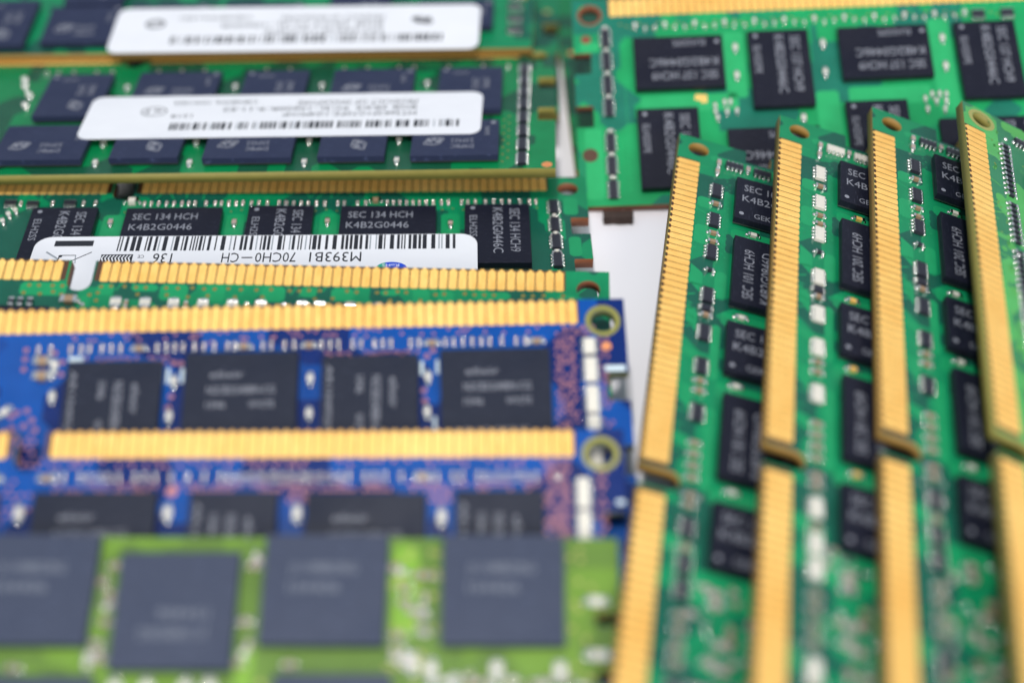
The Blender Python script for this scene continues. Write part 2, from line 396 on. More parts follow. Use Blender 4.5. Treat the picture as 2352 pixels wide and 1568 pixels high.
# ---------------------------------------------------------------- boards
LEN = 133.35
def outline(L, D, key, notches_v, both=True):
    p = []
    kv, kw = 4.0, 1.25
    p += [(0, 0), (key - kw, 0), (key - kw, kv - kw)]
    p += [(key - kw * math.cos(t), kv - kw + kw * math.sin(t)) for t in [PI * k / 8 for k in range(1, 8)]]
    p += [(key + kw, kv - kw), (key + kw, 0), (L, 0)]
    for a, b in notches_v: p += [(L, a), (L - 2.05, a + .0), (L - 2.15, a + .25), (L - 2.15, b - .25), (L - 2.05, b), (L, b)]
    p += [(L, D), (0, D)]
    for a, b in reversed(notches_v): p += [(0, b), (2.05, b), (2.15, b - .25), (2.15, a + .25), (2.05, a), (0, a)]
    return p
def board_mesh(mask, edge, key, notches, holes, extras, under=False):
    D = 30.0
    cu = bpy.data.curves.new('b', 'CURVE'); cu.dimensions = '2D'; cu.fill_mode = 'BOTH'; cu.extrude = 0.635
    def add(pts):
        s = cu.splines.new('POLY'); s.points.add(len(pts) - 1)
        for i, q in enumerate(pts): s.points[i].co = (q[0], q[1], 0, 1)
        s.use_cyclic_u = True
    add(outline(LEN, D, key, notches))
    for (x, y, r) in holes: add([(x + r * math.cos(2 * PI * k / 28), y + r * math.sin(2 * PI * k / 28)) for k in range(28)])
    ob = bpy.data.objects.new('b', cu); C.objects.link(ob)
    bpy.context.view_layer.update()
    me = bpy.data.meshes.new_from_object(ob.evaluated_get(bpy.context.evaluated_depsgraph_get()))
    bpy.data.objects.remove(ob)
    bm = bmesh.new(); bm.from_mesh(me); bpy.data.meshes.remove(me)
    bmesh.ops.remove_doubles(bm, verts=bm.verts, dist=1e-5)
    bmesh.ops.recalc_face_normals(bm, faces=bm.faces)
    for v in bm.verts: v.co.z -= 0.635
    for f in bm.faces: f.material_index = 0 if abs(f.normal.z) > .5 else 1
    # bare laminate under the contact strips
    for a, b in ((4.55, key - 1.5), (key + 1.5, LEN - 4.55)):
        poly(bm, [(a, .03), (b, .03), (b, 2.62), (a, 2.62)], 0.008, 2)
    extras(bm)
    return finish(bm, 'circuit_board_mesh', [mask, edge, 'bare', 'copper_ring', 'via_red', 'via_pink', 'via_lime', 'copper', 'silk', M_pour.get(mask, mask)])
M_pour = {}
for mk, col in (('green', (0.010, 0.27, 0.10)), ('green_light', (0.025, 0.38, 0.13)), ('green_deep', (0.004, 0.22, 0.065)), ('green_yellow', (0.08, 0.36, 0.08)), ('blue', (0.0, 0.065, 0.35)), ('lime', (0.19, 0.37, 0.04))):
    nm = mk + '_pour'
    M[nm] = plain(nm + '_lacquer', col, 0.26, spec=0.3, var=0.15, scale=500); M_pour[mk] = nm
def strip_mesh(key, side):
    k = ('strip', key, side)
    if k not in cache:
        bm = bmesh.new()
        first = 5.175
        n_short = 48
        cs = []
        if key < 60:
            cs = [first + i for i in range(48)] if side == 0 else [first + 52 + i for i in range(72)]
        else:
            cs = [LEN - first - i for i in range(48)] if side == 1 else [LEN - first - 52 - i for i in range(72)]
        for x in cs:
            hw, z = .435, 0.035
            pts = [(x - .17, .02), (x + .17, .02), (x + .17, .22), (x + hw, .30), (x + hw, 2.62), (x + hw * .80, 2.72), (x, 2.75), (x - hw * .80, 2.72), (x - hw, 2.62), (x - hw, .30), (x - .17, .22)]
            top = [bm.verts.new((p[0], p[1], z)) for p in pts]
            bot = [bm.verts.new((p[0], p[1], 0.001)) for p in pts]
            bm.faces.new(top)
            for i in range(len(pts)):
                j = (i + 1) % len(pts)
                bm.faces.new((bot[i], bot[j], top[j], top[i]))
        bmesh.ops.recalc_face_normals(bm, faces=bm.faces)
        cache[k] = finish(bm, 'contact_strip_mesh', ['gold'])
    return cache[k]
def rotated(parent, name, me, cx, cy, sx, sy, rot, z):
    """Place a reading-frame mesh (origin at its top left) on a rectangle of the board."""
    if rot == 0: return put(name, me, parent, (cx, cy + sy, z), 0)
    if rot == 180: return put(name, me, parent, (cx + sx, cy, z), PI)
    if rot == 90: return put(name, me, parent, (cx, cy, z), PI / 2)
wob = random.Random(99)
def add_chip(root, u, v, sx, sy, mat, kind=None, rot=0):
    o = put('memory_chip', chip_mesh(sx, sy, mat), root, (u + wob.uniform(-.05, .05), v + wob.uniform(-.05, .05), 0), wob.uniform(-.006, .006))
    if kind:
        w_, h_ = (sx, sy) if rot in (0, 180) else (sy, sx)
        rotated(o, 'chip_marking', marking(kind, w_, h_), 0, 0, sx, sy, rot, 1.192)
    return o
def module(pose, label, mask, edge, key=54.675, notches=((8.15, 11.2), (15.9, 18.95)), holes=(), extras=lambda bm: None):
    root = bpy.data.objects.new('memory_module', None); C.objects.link(root)
    x, y, z, ps, t, r = pose
    root.matrix_world = Matrix.Translation((x * MM, y * MM, z * MM)) @ Matrix.Rotation(ps, 4, 'Z') @ Matrix.Rotation(t, 4, 'X') @ Matrix.Rotation(r, 4, 'Y')
    root.empty_display_size = 0.005
    root['label'] = label; root['category'] = 'memory module'; root['group'] = 'computer memory modules laid over one another'
    put('circuit_board', board_mesh(mask, edge, key, notches, holes, extras), root)
    put('contact_strip', strip_mesh(key, 0), root); put('contact_strip', strip_mesh(key, 1), root)
    return root
HOLES = ((2.2, 2.45, 1.22), (LEN - 2.2, 2.45, 1.22))
def arr(root, u, v, along='u', style='dark', L=2.0, W=1.15):
    body, base = {'dark': ('black_cer', 'black_cer'), 'white': ('white_cer', 'white_cer')}[style]
    return put('resistor_array', array_mesh(L, W, .45, 4, body, base), root, (u, v, 0), 0 if along == 'u' else PI / 2)
def cap(root, u, v, along='v', L=1.0, W=.52, H=.42, body='tan', rz=0):
    return put('capacitor', cap_mesh(L, W, H, body), root, (u, v, 0), (PI / 2 if along == 'v' else 0) + rz)
def bead(root, u, v, r=.2, h=.22): return put('solder_bead', bead_mesh(r, h), root, (u, v, 0))
def tiny(root, u, v): return put('resistor', tinycap_mesh(), root, (u, v, 0))
def via(bm, u, v, ro=.26, ri=.11, m1=3, m2=4, z=.012):
    disc(bm, u, v, z, ro, m1, 12); disc(bm, u, v, z + .008, ri, m2, 8)
def fingers_stubs(bm, key, cover):
    rnd = random.Random(3)
    for i in range(120):
        u = 5.175 + i + (4 if i >= 48 else 0) if key < 60 else LEN - (5.175 + i + (4 if i >= 48 else 0))
        if rnd.random() < .45:
            l = rnd.uniform(.4, 1.6); dx = rnd.choice((-.5, 0, .5)) * l
            poly(bm, [(u - .09, 2.8), (u + .09, 2.8), (u + dx + .09, 2.8 + l), (u + dx - .09, 2.8 + l)], .010, 9)
def pours(bm, items):
    for (u0, u1, v0, v1) in items:
        c = .35
        poly(bm, [(u0 + c, v0), (u1 - c, v0), (u1, v0 + c), (u1, v1 - c), (u1 - c, v1), (u0 + c, v1), (u0, v1 - c), (u0, v0 + c)], .009, 9)

SEC_ROW1 = [('p', 7.0, 7.0), ('l', 17.75, 7.15), ('p', 31.85, 7.0), ('l', 42.4, 7.2), ('p', 56.7, 7.0)]
def sec_chips(root, kp, kl, n=5, row2=True, mirror=False, rl=180, mat='chip', two=None):
    for i, (t, u, v) in enumerate(SEC_ROW1[:n]):
        sx, sy = (7.5, 11.0) if t == 'p' else (11.0, 7.5)
        uu = LEN - u - sx if mirror else u
        add_chip(root, uu, v, sx, sy, mat, kp if t == 'p' else kl, 90 if t == 'p' else rl)

# ================================================================ setting
bm = bmesh.new()
bmesh.ops.create_grid(bm, x_segments=2, y_segments=2, size=1)
for v in bm.verts: v.co = Vector((v.co.x * 700, v.co.y * 700 + 200, 0))
sheet = bpy.data.objects.new('table', finish(bm, 'table_mesh', ['paper'])); C.objects.link(sheet)
sheet['kind'] = 'structure'

# ================================================================ the stack on the left
# --- flat module under the upper left stack
def ex(bm):
    disc(bm, 1.6, 5.0, .012, .55, 6, 16)
root = module((7.45, 194.54, 2.61, 3.11065, -0.00315, 0), 'green memory module at the bottom of the pile, only its notched right end showing',
    'green', 'fr4_olive', extras=ex, holes=())
root = module((38.2, 154.8, 1.29, 1.6046, 0, 0), 'dark green memory module under the leaning light green one, only its left edge showing',
    'green_deep', 'fr4_olive', extras=lambda bm: disc(bm, 27.0, 28.6, .012, .5, 7, 16), holes=())
# --- M1: labelled module at the top edge
def ex(bm):
    fingers_stubs(bm, 54.7, 0)
root = module((4.40, 201.46, 9.93, 3.10369, -0.06961, 0.018456), 'green memory module with the most blurred white barcode label, farthest back',
    'green', 'fr4_brown', holes=HOLES, extras=ex)
MIC1 = [('p', 6.6, 7.4, 7.9, 10.6), ('l', 17.6, 7.5, 10.3, 8.0), ('p', 31.1, 7.6, 8.0, 10.6), ('l', 42.2, 7.5, 10.4, 8.0), ('p', 56.0, 7.7, 8.0, 10.6)]
MIC2 = [('l', 6.7, 20.7, 10.2, 8.1), ('p', 19.9, 18.2, 7.8, 10.5), ('l', 30.7, 20.7, 10.4, 8.0), ('p', 44.1, 18.3, 8.1, 10.2), ('l', 55.4, 20.6, 10.6, 8.0)]
for t, u, v, sx, sy in MIC1[:0] + [('l', 5.2, 27.0 - 6.4, 10.0, 6.0), ('p', 19.0, 17.6, 7.9, 10.3), ('l', 30.5, 20.6, 10.3, 8.0), ('l', 43.2, 20.6, 10.3, 8.0), ('l', 54.7, 20.9, 9.6, 8.2), ('p', 55.2, 10.0, 8.0, 10.2), ('p', 66.5, 19.2, 8.2, 10.4)]:
    add_chip(root, u, v, sx, sy, 'chip_blue', 'orbit', 0 if t == 'l' else 90)
for k in range(6): arr(root, 2.4, 13.2 + k * 2.6)
for u in (16.2, 29.4, 41.9, 53.8): cap(root, u, 24, body='white_cer')

# --- labels
def rounded(x0, x1, y0, y1, r, n=6):
    P = []
    for cx, cy, a0 in ((x1 - r, y1 - r, 0), (x0 + r, y1 - r, PI / 2), (x0 + r, y0 + r, PI), (x1 - r, y0 + r, 1.5 * PI)):
        P += [(cx + r * math.cos(a0 + PI / 2 * k / n), cy + r * math.sin(a0 + PI / 2 * k / n)) for k in range(n + 1)]
    return P
def paper_label(root, x0, x1, y0, y1, r=1.4, z=1.20):
    bm = bmesh.new()
    P = rounded(x0, x1, y0, y1, r)
    top = [bm.verts.new((p[0], p[1], z + .09)) for p in P]; bot = [bm.verts.new((p[0], p[1], z)) for p in P]
    bm.faces.new(top); bm.faces.new(list(reversed(bot)))
    for i in range(len(P)):
        j = (i + 1) % len(P); bm.faces.new((bot[i], bot[j], top[j], top[i]))
    bmesh.ops.recalc_face_normals(bm, faces=bm.faces)
    return put('paper_label', finish(bm, 'paper_label_mesh', ['label']), root)
def barcode(lab, x0, x1, y0, y1, seed, z=1.302, unit=.19):
    rnd = random.Random(seed); bm = bmesh.new(); x = x0
    while x < x1 - unit:
        wb = rnd.choice((1, 1, 1, 2, 2, 3)) * unit * .9
        wb = min(wb, x1 - x)
        poly(bm, [(x, y0), (x + wb, y0), (x + wb, y1), (x, y1)], z, rnd.choice((0, 0, 0, 1)) if wb < unit * 1.5 else 0)
        x += wb + rnd.choice((1, 1, 2, 3)) * unit
    put('barcode', finish(bm, 'barcode_mesh', ['ink', 'ink_grey']), lab)
ZI = 1.302
lab = paper_label(root, 6.85, 55.0, 21.8, 31.7)
barcode(lab, 11.6, 47.4, 28.3, 29.9, 5)
bm = bmesh.new()
glyphs(bm, 'PRODUCT OF SINGAPORE', 19.5, 33, 24.0, .95, ZI, 0); glyphs(bm, '8GB 2RX4 PC3L-10600R', 19.5, 41, 25.5, .95, ZI, 0); glyphs(bm, 'MT36KSF1G72PZ', 19.5, 35, 27.0, .95, ZI, 0)
glyphs(bm, 'CBNBW61001', 37, 46.5, 23.8, .8, ZI, 0)
put('printed_text', finish(bm, 'printed_text_mesh', ['ink', 'ink_grey']), lab)
bm = bmesh.new(); ring(bm, 49.6, 25.4, 1.3, 1.0, .35, 0, ZI); glyphs(bm, 'e1', 48.9, 50.3, 25.0, .8, ZI); put('recycling_mark', finish(bm, 'recycling_mark_mesh', ['ink']), lab); bm = bmesh.new()
ring(bm, 14.4, 25.3, 1.5, .7, .3, -.35, ZI); poly(bm, [(13.2, 24.6), (13.7, 24.6), (14.4, 25.5), (15.1, 24.6), (15.6, 24.6), (15.0, 26.0), (14.4, 25.2), (13.8, 26.0)], ZI + .004, 0)
put('printed_symbol', finish(bm, 'printed_symbol_mesh', ['ink']), lab)

# --- M2: labelled module below it
def ex(bm):
    fingers_stubs(bm, 54.7, 0)
    disc(bm, 1.0, 29.2, .012, .62, 7, 18)
    for k in range(14): via(bm, 5.6 + (k % 2) * .6, 18 + k * .8, .16, .06)
M2 = root = module((6.311, 174.04, 6.449, 3.110212, 0.073885, 0.017008), 'green memory module with dark blue chips above and below its white barcode label',
    'green_deep', 'fr4_olive', holes=HOLES, extras=ex)
for t, u, v, sx, sy in MIC1 + MIC2:
    add_chip(root, u, v, sx, sy, 'chip_blue', 'orbit', 0 if t == 'l' else 90)
for v in (6.3, 9.3, 12.3, 15.3, 18.6, 21.8, 25.0, 28.2): arr(root, 3.9, v, 'v', 'dark', L=2.5, W=1.0)
for u, v in ((54.2, 9.7), (40.4, 9.8), (29.4, 9.9), (16.1, 9.7), (54.1, 23.4), (54.0, 27.8), (42.9, 23.4), (42.8, 28.1), (29.3, 23.5), (29.3, 28.3), (18.6, 23.5), (18.5, 28.2)):
    cap(root, u, v, body='white_cer', L=1.1, W=.6)
for u, v in ((66.3, 11.3), (66.1, 13.9), (68.0, 7.2), (67.5, 9.0)): cap(root, u, v, body='white_cer', rz=.5, L=1.3, W=.7)
for u in (9.2, 13.6, 6.0, 18, 20, 24, 27, 34, 37, 45, 48, 51, 57, 59, 62, 64, 65.5): cap(root, u, 5.6, body='pink_cer', L=.7, W=.4)
lab = paper_label(root, 8.85, 57.1, 14.0, 24.1)
barcode(lab, 11.5, 46.3, 20.7, 22.35, 9)
bm = bmesh.new()
glyphs(bm, 'PRODUCT OF SINGAPORE', 16.8, 31.5, 15.7, .95, ZI, 0); glyphs(bm, '8GB 2RX4  PC3L-10600R-9-11-E2', 16.8, 40.5, 17.1, .95, ZI, 0); glyphs(bm, 'MT36KSF1G72PZ-1G4M1HF', 16.8, 33, 18.5, .95, ZI, 0)
glyphs(bm, 'CBNBW6 1D01005', 36.5, 46.8, 15.4, .8, ZI, 0); glyphs(bm, '1218', 44.0, 46.6, 18.6, .8, ZI, 0)
put('printed_text', finish(bm, 'printed_text_mesh', ['ink', 'ink_grey']), lab)
bm = bmesh.new(); ring(bm, 48.9, 17.8, 1.6, 1.15, .16, 0, ZI); glyphs(bm, 'e1', 48.0, 49.8, 17.3, 1.0, ZI)
put('printed_symbol', finish(bm, 'printed_symbol_mesh', ['ink']), lab)

# --- A: sharp green module with the half covered label
def ex(bm):
    fingers_stubs(bm, 54.7, 0)
    pours(bm, [(1.2, 2.9, 4.2, 7.6), (1.2, 2.6, 11.8, 15.4), (15.0, 17.2, 7.2, 14), (29.2, 31.2, 7, 14), (39.9, 42, 7, 13), (53.9, 56.2, 7, 12)])
    for i in range(40): via(bm, 6 + i * 1.23, 6.2 + .25 * (i % 2), .12, .05)
A = root = module((9.0957, 149.907, 3.1109, 3.155754, 0.016496, -0.022763), 'sharply focused green memory module whose upside-down white label is half covered by gold contacts',
    'green', 'fr4_red', holes=HOLES, extras=ex)
for i, (t, u, v) in enumerate(SEC_ROW1):
    sx, sy = (7.5, 11.0) if t == 'p' else (11.0, 7.5)
    add_chip(root, u, v, sx, sy, 'chip', 'sec_a' if t == 'p' else 'sec_al', 90 if t == 'p' else 180)
for u, v, sx, sy in ((7.0, 20.6, 11, 7.5), (20.4, 18.6, 7.5, 10.0), (31.8, 20.6, 11, 7.5), (46.0, 18.6, 7.5, 10.0), (56.7, 20.6, 11, 7.5)): add_chip(root, u, v, sx, sy, 'chip', 'sec_a', 90 if sx < 9 else 180)
for v in (6.35, 9.75, 13.05, 16.4): arr(root, 4.05, v, 'v', 'dark', L=2.5, W=1.05)
for u in (4.05,):
    for v in (8.05, 11.4, 14.75): cap(root, u, v, 'u', L=.7, W=.4, body='white_cer')
for x in (75, 130, 190, 245, 310, 375, 480, 530, 635, 700, 870, 920, 970, 1025, 1075, 1125, 1180, 1235, 1300, 1355, 1460, 1510, 1570, 1650, 1715, 1780, 1840, 1925, 2000, 2050):
    u = 35.3 - (x - 75) / 1975 * 29.2; tiny(root, u, 5.15)
for x in (1140, 1195, 1255, 1320, 1380, 1445, 1500, 1550, 1640, 1715, 1765, 1825, 1885, 1940, 2010, 2070, 2140, 2235, 2290):
    u = 66.5 - (x - 120) / 3.4134 / 20.45; tiny(root, u, 5.0)
cap(root, 53.3, 4.8, 'u', L=1.6, W=.8, H=.7, body='white_cer'); cap(root, 24.9, 4.8, 'u', L=1.2, W=.7, H=.5, body='tan')
for u, v in ((30.3, 8.8), (16.1, 9.4), (55.2, 8.7), (41.0, 8.9)): cap(root, u, v, body='pink_cer', L=1.1, W=.55)
for u, v in ((67.4, 4.9), (64.8, 5.1), (60.5, 5.0)): arr(root, u, v, 'u', 'dark', L=1.4, W=.9)
for u in (57.6, 59.0, 62.6, 66.3): tiny(root, u, 4.8)
for u, v in ((67.2, 7.0), (67.6, 8.3), (66.6, 6.2)): cap(root, u, v, body='white_cer', rz=.4)
lab = paper_label(root, 13.05, 62.5, 12.75, 22.9, r=1.9)
barcode(lab, 15.5, 53.9, 12.82, 15.45, 12, unit=.17)
bm = bmesh.new()
poly(bm, [(56.0, 13.5), (60.3, 13.5), (60.3, 14.5), (56.0, 14.5)], ZI, 0)
glyphs(bm, 'M393B1', 25.95, 31.7, 15.95, 1.72, ZI, 0); glyphs(bm, '70CH0', 33.2, 37.7, 15.95, 1.7, ZI, 0); poly(bm, [(38.0, 16.7), (39.2, 16.7), (39.2, 16.9), (38.0, 16.9)], ZI, 0); glyphs(bm, 'CH', 39.5, 41.4, 15.95, 1.7, ZI, 0); glyphs(bm, '136', 46.9, 49.0, 15.95, 1.7, ZI, 0)
glyphs(bm, 'CE', 50.0, 50.7, 16.2, .55, ZI, 0)
put('printed_text', finish(bm, 'printed_text_mesh', ['ink', 'ink_grey']), lab)
bm = bmesh.new()
poly(bm, [(51.25, 16.05), (54.75, 16.05), (54.75, 17.9), (51.25, 17.9)], ZI, 0)
rnd = random.Random(5)
for k in range(9):
    x = 51.4 + k * .37
    poly(bm, [(x, 16.2), (x + .13, 16.2), (x + .36, 16.7), (x + .15, 17.3), (x + .4, 17.8), (x + .22, 17.8), (x - .02, 17.3), (x + .2, 16.7)], ZI + .006, 2)
def bar(x0, y0, x1, y1, wd, mat):
    d = Vector((x1 - x0, y1 - y0)).normalized(); n_ = Vector((-d.y, d.x)) * wd / 2
    poly(bm, [(x0 + n_.x, y0 + n_.y), (x1 + n_.x, y1 + n_.y), (x1 - n_.x, y1 - n_.y), (x0 - n_.x, y0 - n_.y)], ZI + .004, mat)
bar(60.95, 15.5, 59.3, 16.9, .24, 1); bar(55.9, 15.6, 58.2, 17.4, .12, 0)
bar(59.3, 16.15, 57.55, 16.15, .12, 0); bar(57.6, 16.15, 57.4, 17.6, .12, 1); bar(59.3, 16.15, 59.5, 17.6, .12, 0); disc(bm, 59.25, 16.3, ZI + .008, .22, 0, 12)
put('bin_symbol', finish(bm, 'bin_symbol_mesh', ['ink', 'ink_grey', 'label']), lab)
bm = bmesh.new()
disc(bm, 22.55, 19.0, ZI, 1.75, 0, 32, ry=1.2)
for k in range(10):
    a = -PI / 2 + .2 * k
poly(bm, [(22.9 + 1.35 * math.cos(t), 19.0 + 1.15 * math.sin(t)) for t in [PI * (-.42) + PI * .84 * k / 8 for k in range(9)]], ZI + .005, 1)
glyphs(bm, 'RoHS', 21.7, 23.6, 18.15, .5, ZI + .01, 2)
put('oval_emblem', finish(bm, 'oval_emblem_mesh', ['logo_blue', 'logo_green', 'label']), lab)

# --- B: green module, only the contacts and a strip visible
vias_B = [(59.7, 3.4), (58.7, 3.4), (57.3, 3.4), (56.3, 3.4), (57.1, 4.2), (56.2, 4.5), (60.1, 4.4), (58.4, 4.5), (52.3, 3.4), (51.3, 3.3), (49.9, 3.3), (48.7, 3.4), (47.7, 3.4), (52.5, 4.2), (53.3, 4.5), (52.5, 5.2), (48.4, 4.3), (45.4, 4.3),
          (32.9, 3.4), (31.9, 3.4), (30.9, 3.3), (29.8, 3.3), (28.4, 4.3), (27.0, 3.3), (26.0, 3.4), (30.2, 4.4), (23.9, 3.4), (23.0, 3.4), (21.8, 3.2), (20.9, 3.3), (22.5, 4.4), (19.4, 4.3), (17.9, 3.5), (17.0, 3.4), (14.9, 3.3), (13.9, 3.4), (15.4, 4.3), (12.9, 3.4), (11.9, 3.4), (8.9, 3.4), (7.9, 3.4), (6.8, 3.3), (4.8, 3.3),
          (45.6, 3.4), (44.4, 3.4), (42.9, 3.3), (41.7, 3.4), (40.6, 3.4), (39.2, 3.3), (37.9, 3.4), (36.3, 3.4), (34.8, 3.3), (41.2, 4.3), (38.4, 4.4), (35.6, 4.3), (43.2, 4.5)]
def ex(bm):
    fingers_stubs(bm, 54.7, 0)
    pours(bm, [(55.8, 60.6, 3.0, 4.7), (53.2, 54.3, 4.6, 6.2), (50.9, 52.7, 3.0, 4.5), (46.4, 49.2, 3.0, 3.9), (43.3, 46.2, 2.9, 5.0), (39.5, 41.5, 2.9, 5.1), (33.3, 35.8, 2.9, 4.9), (30.1, 31.8, 2.9, 4.2), (26.3, 28.6, 2.9, 4.6), (21.6, 23.6, 3.0, 3.8), (18.5, 20.2, 2.9, 5.0), (10.2, 14.2, 3.0, 4.0), (3.4, 5.5, 3.2, 4.6), (16, 17.6, 3.0, 4.9)])
    for u, v in vias_B: via(bm, u, v, .23, .10)
B = root = module((10.232, 122.823, 10.690, 3.105036, -0.199237, -0.025055), 'green memory module seen only as a notched gold strip and narrow band of white resistors',
    'green', 'fr4_red', holes=HOLES, extras=ex)
for u in (50.4, 47.4, 44.5, 41.5, 38.5, 35.6, 31.4, 29.6, 26.5, 23.7): put('resistor', cap_mesh(1.15, 1.15, .35, 'white_cer'), root, (u, 5.5, 0), PI / 2)
for u in (49.3, 43.2, 37.0, 33.2): cap(root, u, 5.7, body='tan', L=.8, W=.45)
cap(root, 55.1, 5.5, 'u', L=1.7, W=.85, H=.75, body='tan'); bead(root, 53.8, 5.8, .3, .3)
for u in (61.0, 60.1, 59.1): cap(root, u, 5.75, L=.95, W=.6, body='black_cer')
sec_chips(root, None, None)

# --- C: upper blue module
def blue_vias(bm, rnd, dense):
    for (u0, u1, v0, v1, n) in dense:
        for k in range(n):
            u, v = rnd.uniform(u0, u1), rnd.uniform(v0, v1)
            disc(bm, u, v, .010 + k * 2e-5, .23, 5, 12); disc(bm, u, v, .018 + k * 2e-5, .09, 0, 8)
def ex(bm):
    rnd = random.Random(11)
    def grid(u0, u1, v0, v1, st, p):
        j = 0; v = v0
        while v < v1:
            u = u0 + (j % 2) * st / 2
            while u < u1:
                if rnd.random() < p:
                    uu, vv = u + rnd.uniform(-.1, .1), v + rnd.uniform(-.1, .1)
                    disc(bm, uu, vv, .012, .17, 5, 12); disc(bm, uu, vv, .020, .07, 0, 8)
                u += st
            v += st * .82; j += 1
    grid(3.2, 7.2, 3.0, 4.2, .5, .75); grid(5.2, 7.2, 4.2, 17, .5, .75); grid(2.0, 2.7, 4.5, 17, .6, .8)
    grid(8, 55, 3.0, 3.6, .62, .28); grid(8, 30, 3.6, 4.1, .62, .22); grid(20.5, 29.5, 5.5, 6.1, .55, .75); grid(44.5, 54, 5.6, 6.2, .6, .7); grid(32, 43, 3.6, 4.2, .62, .2)
    for u, v in ((58.2, 4.5), (58.2, 5.5), (58.2, 6.6), (61.8, 6.0), (63, 9.0), (54.6, 5.9), (54.6, 7.2), (55.4, 4.9), (58.3, 11.2), (58.8, 11.6), (57.4, 11.0), (56.8, 12), (57.5, 12.6), (58.6, 12.8), (59.2, 13.2), (56.4, 13.0), (43.9, 6.2), (43.2, 6.3), (43.9, 9.8), (44.1, 11.0), (19.5, 6.0), (18.9, 5.4), (19.8, 9.7), (19.7, 10.8)):
        disc(bm, u, v, .012, .27, 5, 12); disc(bm, u, v, .020, .1, 0, 8)
    disc(bm, 2.0, 5.3, .012, .48, 7, 20)
    for u, v, a, b_ in ((53.3, 5.6, 1.4, .5), (44.35, 7.6, .32, 1.6), (43.0, 7.6, .32, 1.6), (20.0, 7.3, .3, 1.5), (18.5, 7.2, .3, 1.5), (18.8, 13.2, .3, 1.4), (19.6, 14.1, 1.2, .35), (1.3, 7.7, 2.0, .6)):
        poly(bm, [(u - a / 2, v - b_ / 2), (u + a / 2, v - b_ / 2), (u + a / 2, v + b_ / 2), (u - a / 2, v + b_ / 2)], .016, 8)
    ring(bm, 2.2, 2.45, 1.75, 1.75, .5, 0, .014, 3)
Cm = root = module((11.1226, 115.495, 13.311, 3.15875, -0.345549, -0.020384), 'upper of the two blue memory modules, four large chips in view',
    'blue', 'fr4_blue', key=LEN - 54.675, holes=HOLES, extras=ex)
for u, v, sx, sy, rot in ((7.6, 5.9, 10.55, 9.3, 180), (20.3, 6.4, 9.2, 10.6, 90), (31.75, 5.8, 10.75, 9.3, 180), (44.65, 6.5, 9.05, 10.6, 90)):
    add_chip(root, u, v, sx, sy, 'chip_grey', 'lx', rot)
dotsC = [57.0, 55.8, 53.9, 52.9, 52.1, 50.9, 50.0, 49.1, 45.6, 44.7, 43.9, 43.1, 42.0, 41.1, 40.1, 38.8, 38.1, 35.4, 34.6, 33.3, 32.4, 29.7, 28.9, 28.1, 26.7, 25.9, 24.6, 23.8, 23.0, 21.1, 20.3, 17.7, 16.9, 16.0, 15.1, 14.2, 13.4, 12.2, 10.8, 9.9]
for u in dotsC: tiny(root, u, 4.6)
for u in (47.3, 37.2, 30.9, 19.0, 8.8): cap(root, u, 4.7, 'u', L=1.3, W=.65, body='tan')
cap(root, 56.3, 6.0, 'u', L=1.7, W=.9, H=.8, body='tan'); cap(root, 56.2, 7.6, 'u', L=1.7, W=.9, H=.8, body='tan')
for u, v in ((55.2, 6.4), (55.1, 9.7), (43.7, 8.3), (43.9, 12.0), (19.4, 8.4), (19.5, 12.1), (30.7, 8.3), (30.7, 12.0)): cap(root, u, v, L=1.2, W=.6, body='white_cer')
cap(root, 59.4, 11.2, 'u', L=1.4, W=.6, rz=.8, body='white_cer')
for v, l in ((5.4, 1.7), (7.95, 2.6), (11.1, 2.8), (14.2, 2.8), (17.3, 2.6)): arr(root, 3.7, v, 'v', 'white', L=l, W=1.15)

# --- D: lower blue module
def ex(bm):
    rnd = random.Random(21)
    def grid(u0, u1, v0, v1, st, p):
        j = 0; v = v0
        while v < v1:
            u = u0 + (j % 2) * st / 2
            while u < u1:
                if rnd.random() < p:
                    disc(bm, u, v, .012, .18, 5, 12); disc(bm, u, v, .020, .07, 0, 8)
                u += st
            v += st * .82; j += 1
    grid(5.2, 7.3, 3.2, 13, .52, .8); grid(1.9, 2.7, 4.5, 13, .6, .8); grid(7.5, 55, 3.0, 3.7, .62, .35); grid(7.5, 52, 5.4, 6.0, .55, .6); grid(16, 17.8, 6, 7.4, .55, .8); grid(28.9, 31, 6, 7, .55, .6)
    disc(bm, 41.2, 6.0, .016, .5, 5, 18)
    grid(54, 57, 0.5, 3.5, .7, .5); grid(54, 60, 5, 9, .8, .35)
    ring(bm, 2.2, 2.45, 1.75, 1.75, .5, 0, .014, 3)
    disc(bm, .55, 7.2, .012, .45, 8, 16, ry=.25)
Dm = root = module((10.1918, 99.6285, 11.0479, 3.132103, -0.361942, -0.016369), 'lower of the two blue memory modules, its chips cut off by the lime green one',
    'blue', 'fr4_blue', holes=HOLES, extras=ex)
for u, v, sx, sy, rot in ((7.5, 6.5, 7.9, 9.6, 90), (18.1, 6.7, 10.7, 8.4, 180), (31.4, 6.5, 7.8, 9.6, 90), (42.2, 6.4, 11.0, 8.6, 180), (56.5, 6.5, 7.9, 9.6, 90)):
    add_chip(root, u, v, sx, sy, 'chip_grey', 'lx', rot)
x = 8.2
while x < 52:
    tiny(root, x, 4.7); x += random.Random(int(x * 10)).choice((.78, .85, .95, 1.5))
for u, v in ((54.6, 8.2), (41.3, 8.2), (29.7, 8.3), (16.7, 8.7)): cap(root, u, v, L=1.5, W=.75, H=.55, body='white_cer')
cap(root, 52.6, 4.8, 'u', L=1.4, W=.7, body='tan'); cap(root, 18.5, 4.7, 'u', L=1.2, W=.7, body='tan'); cap(root, 57.6, 4.8, 'u', L=1.8, W=.8, body='tan')
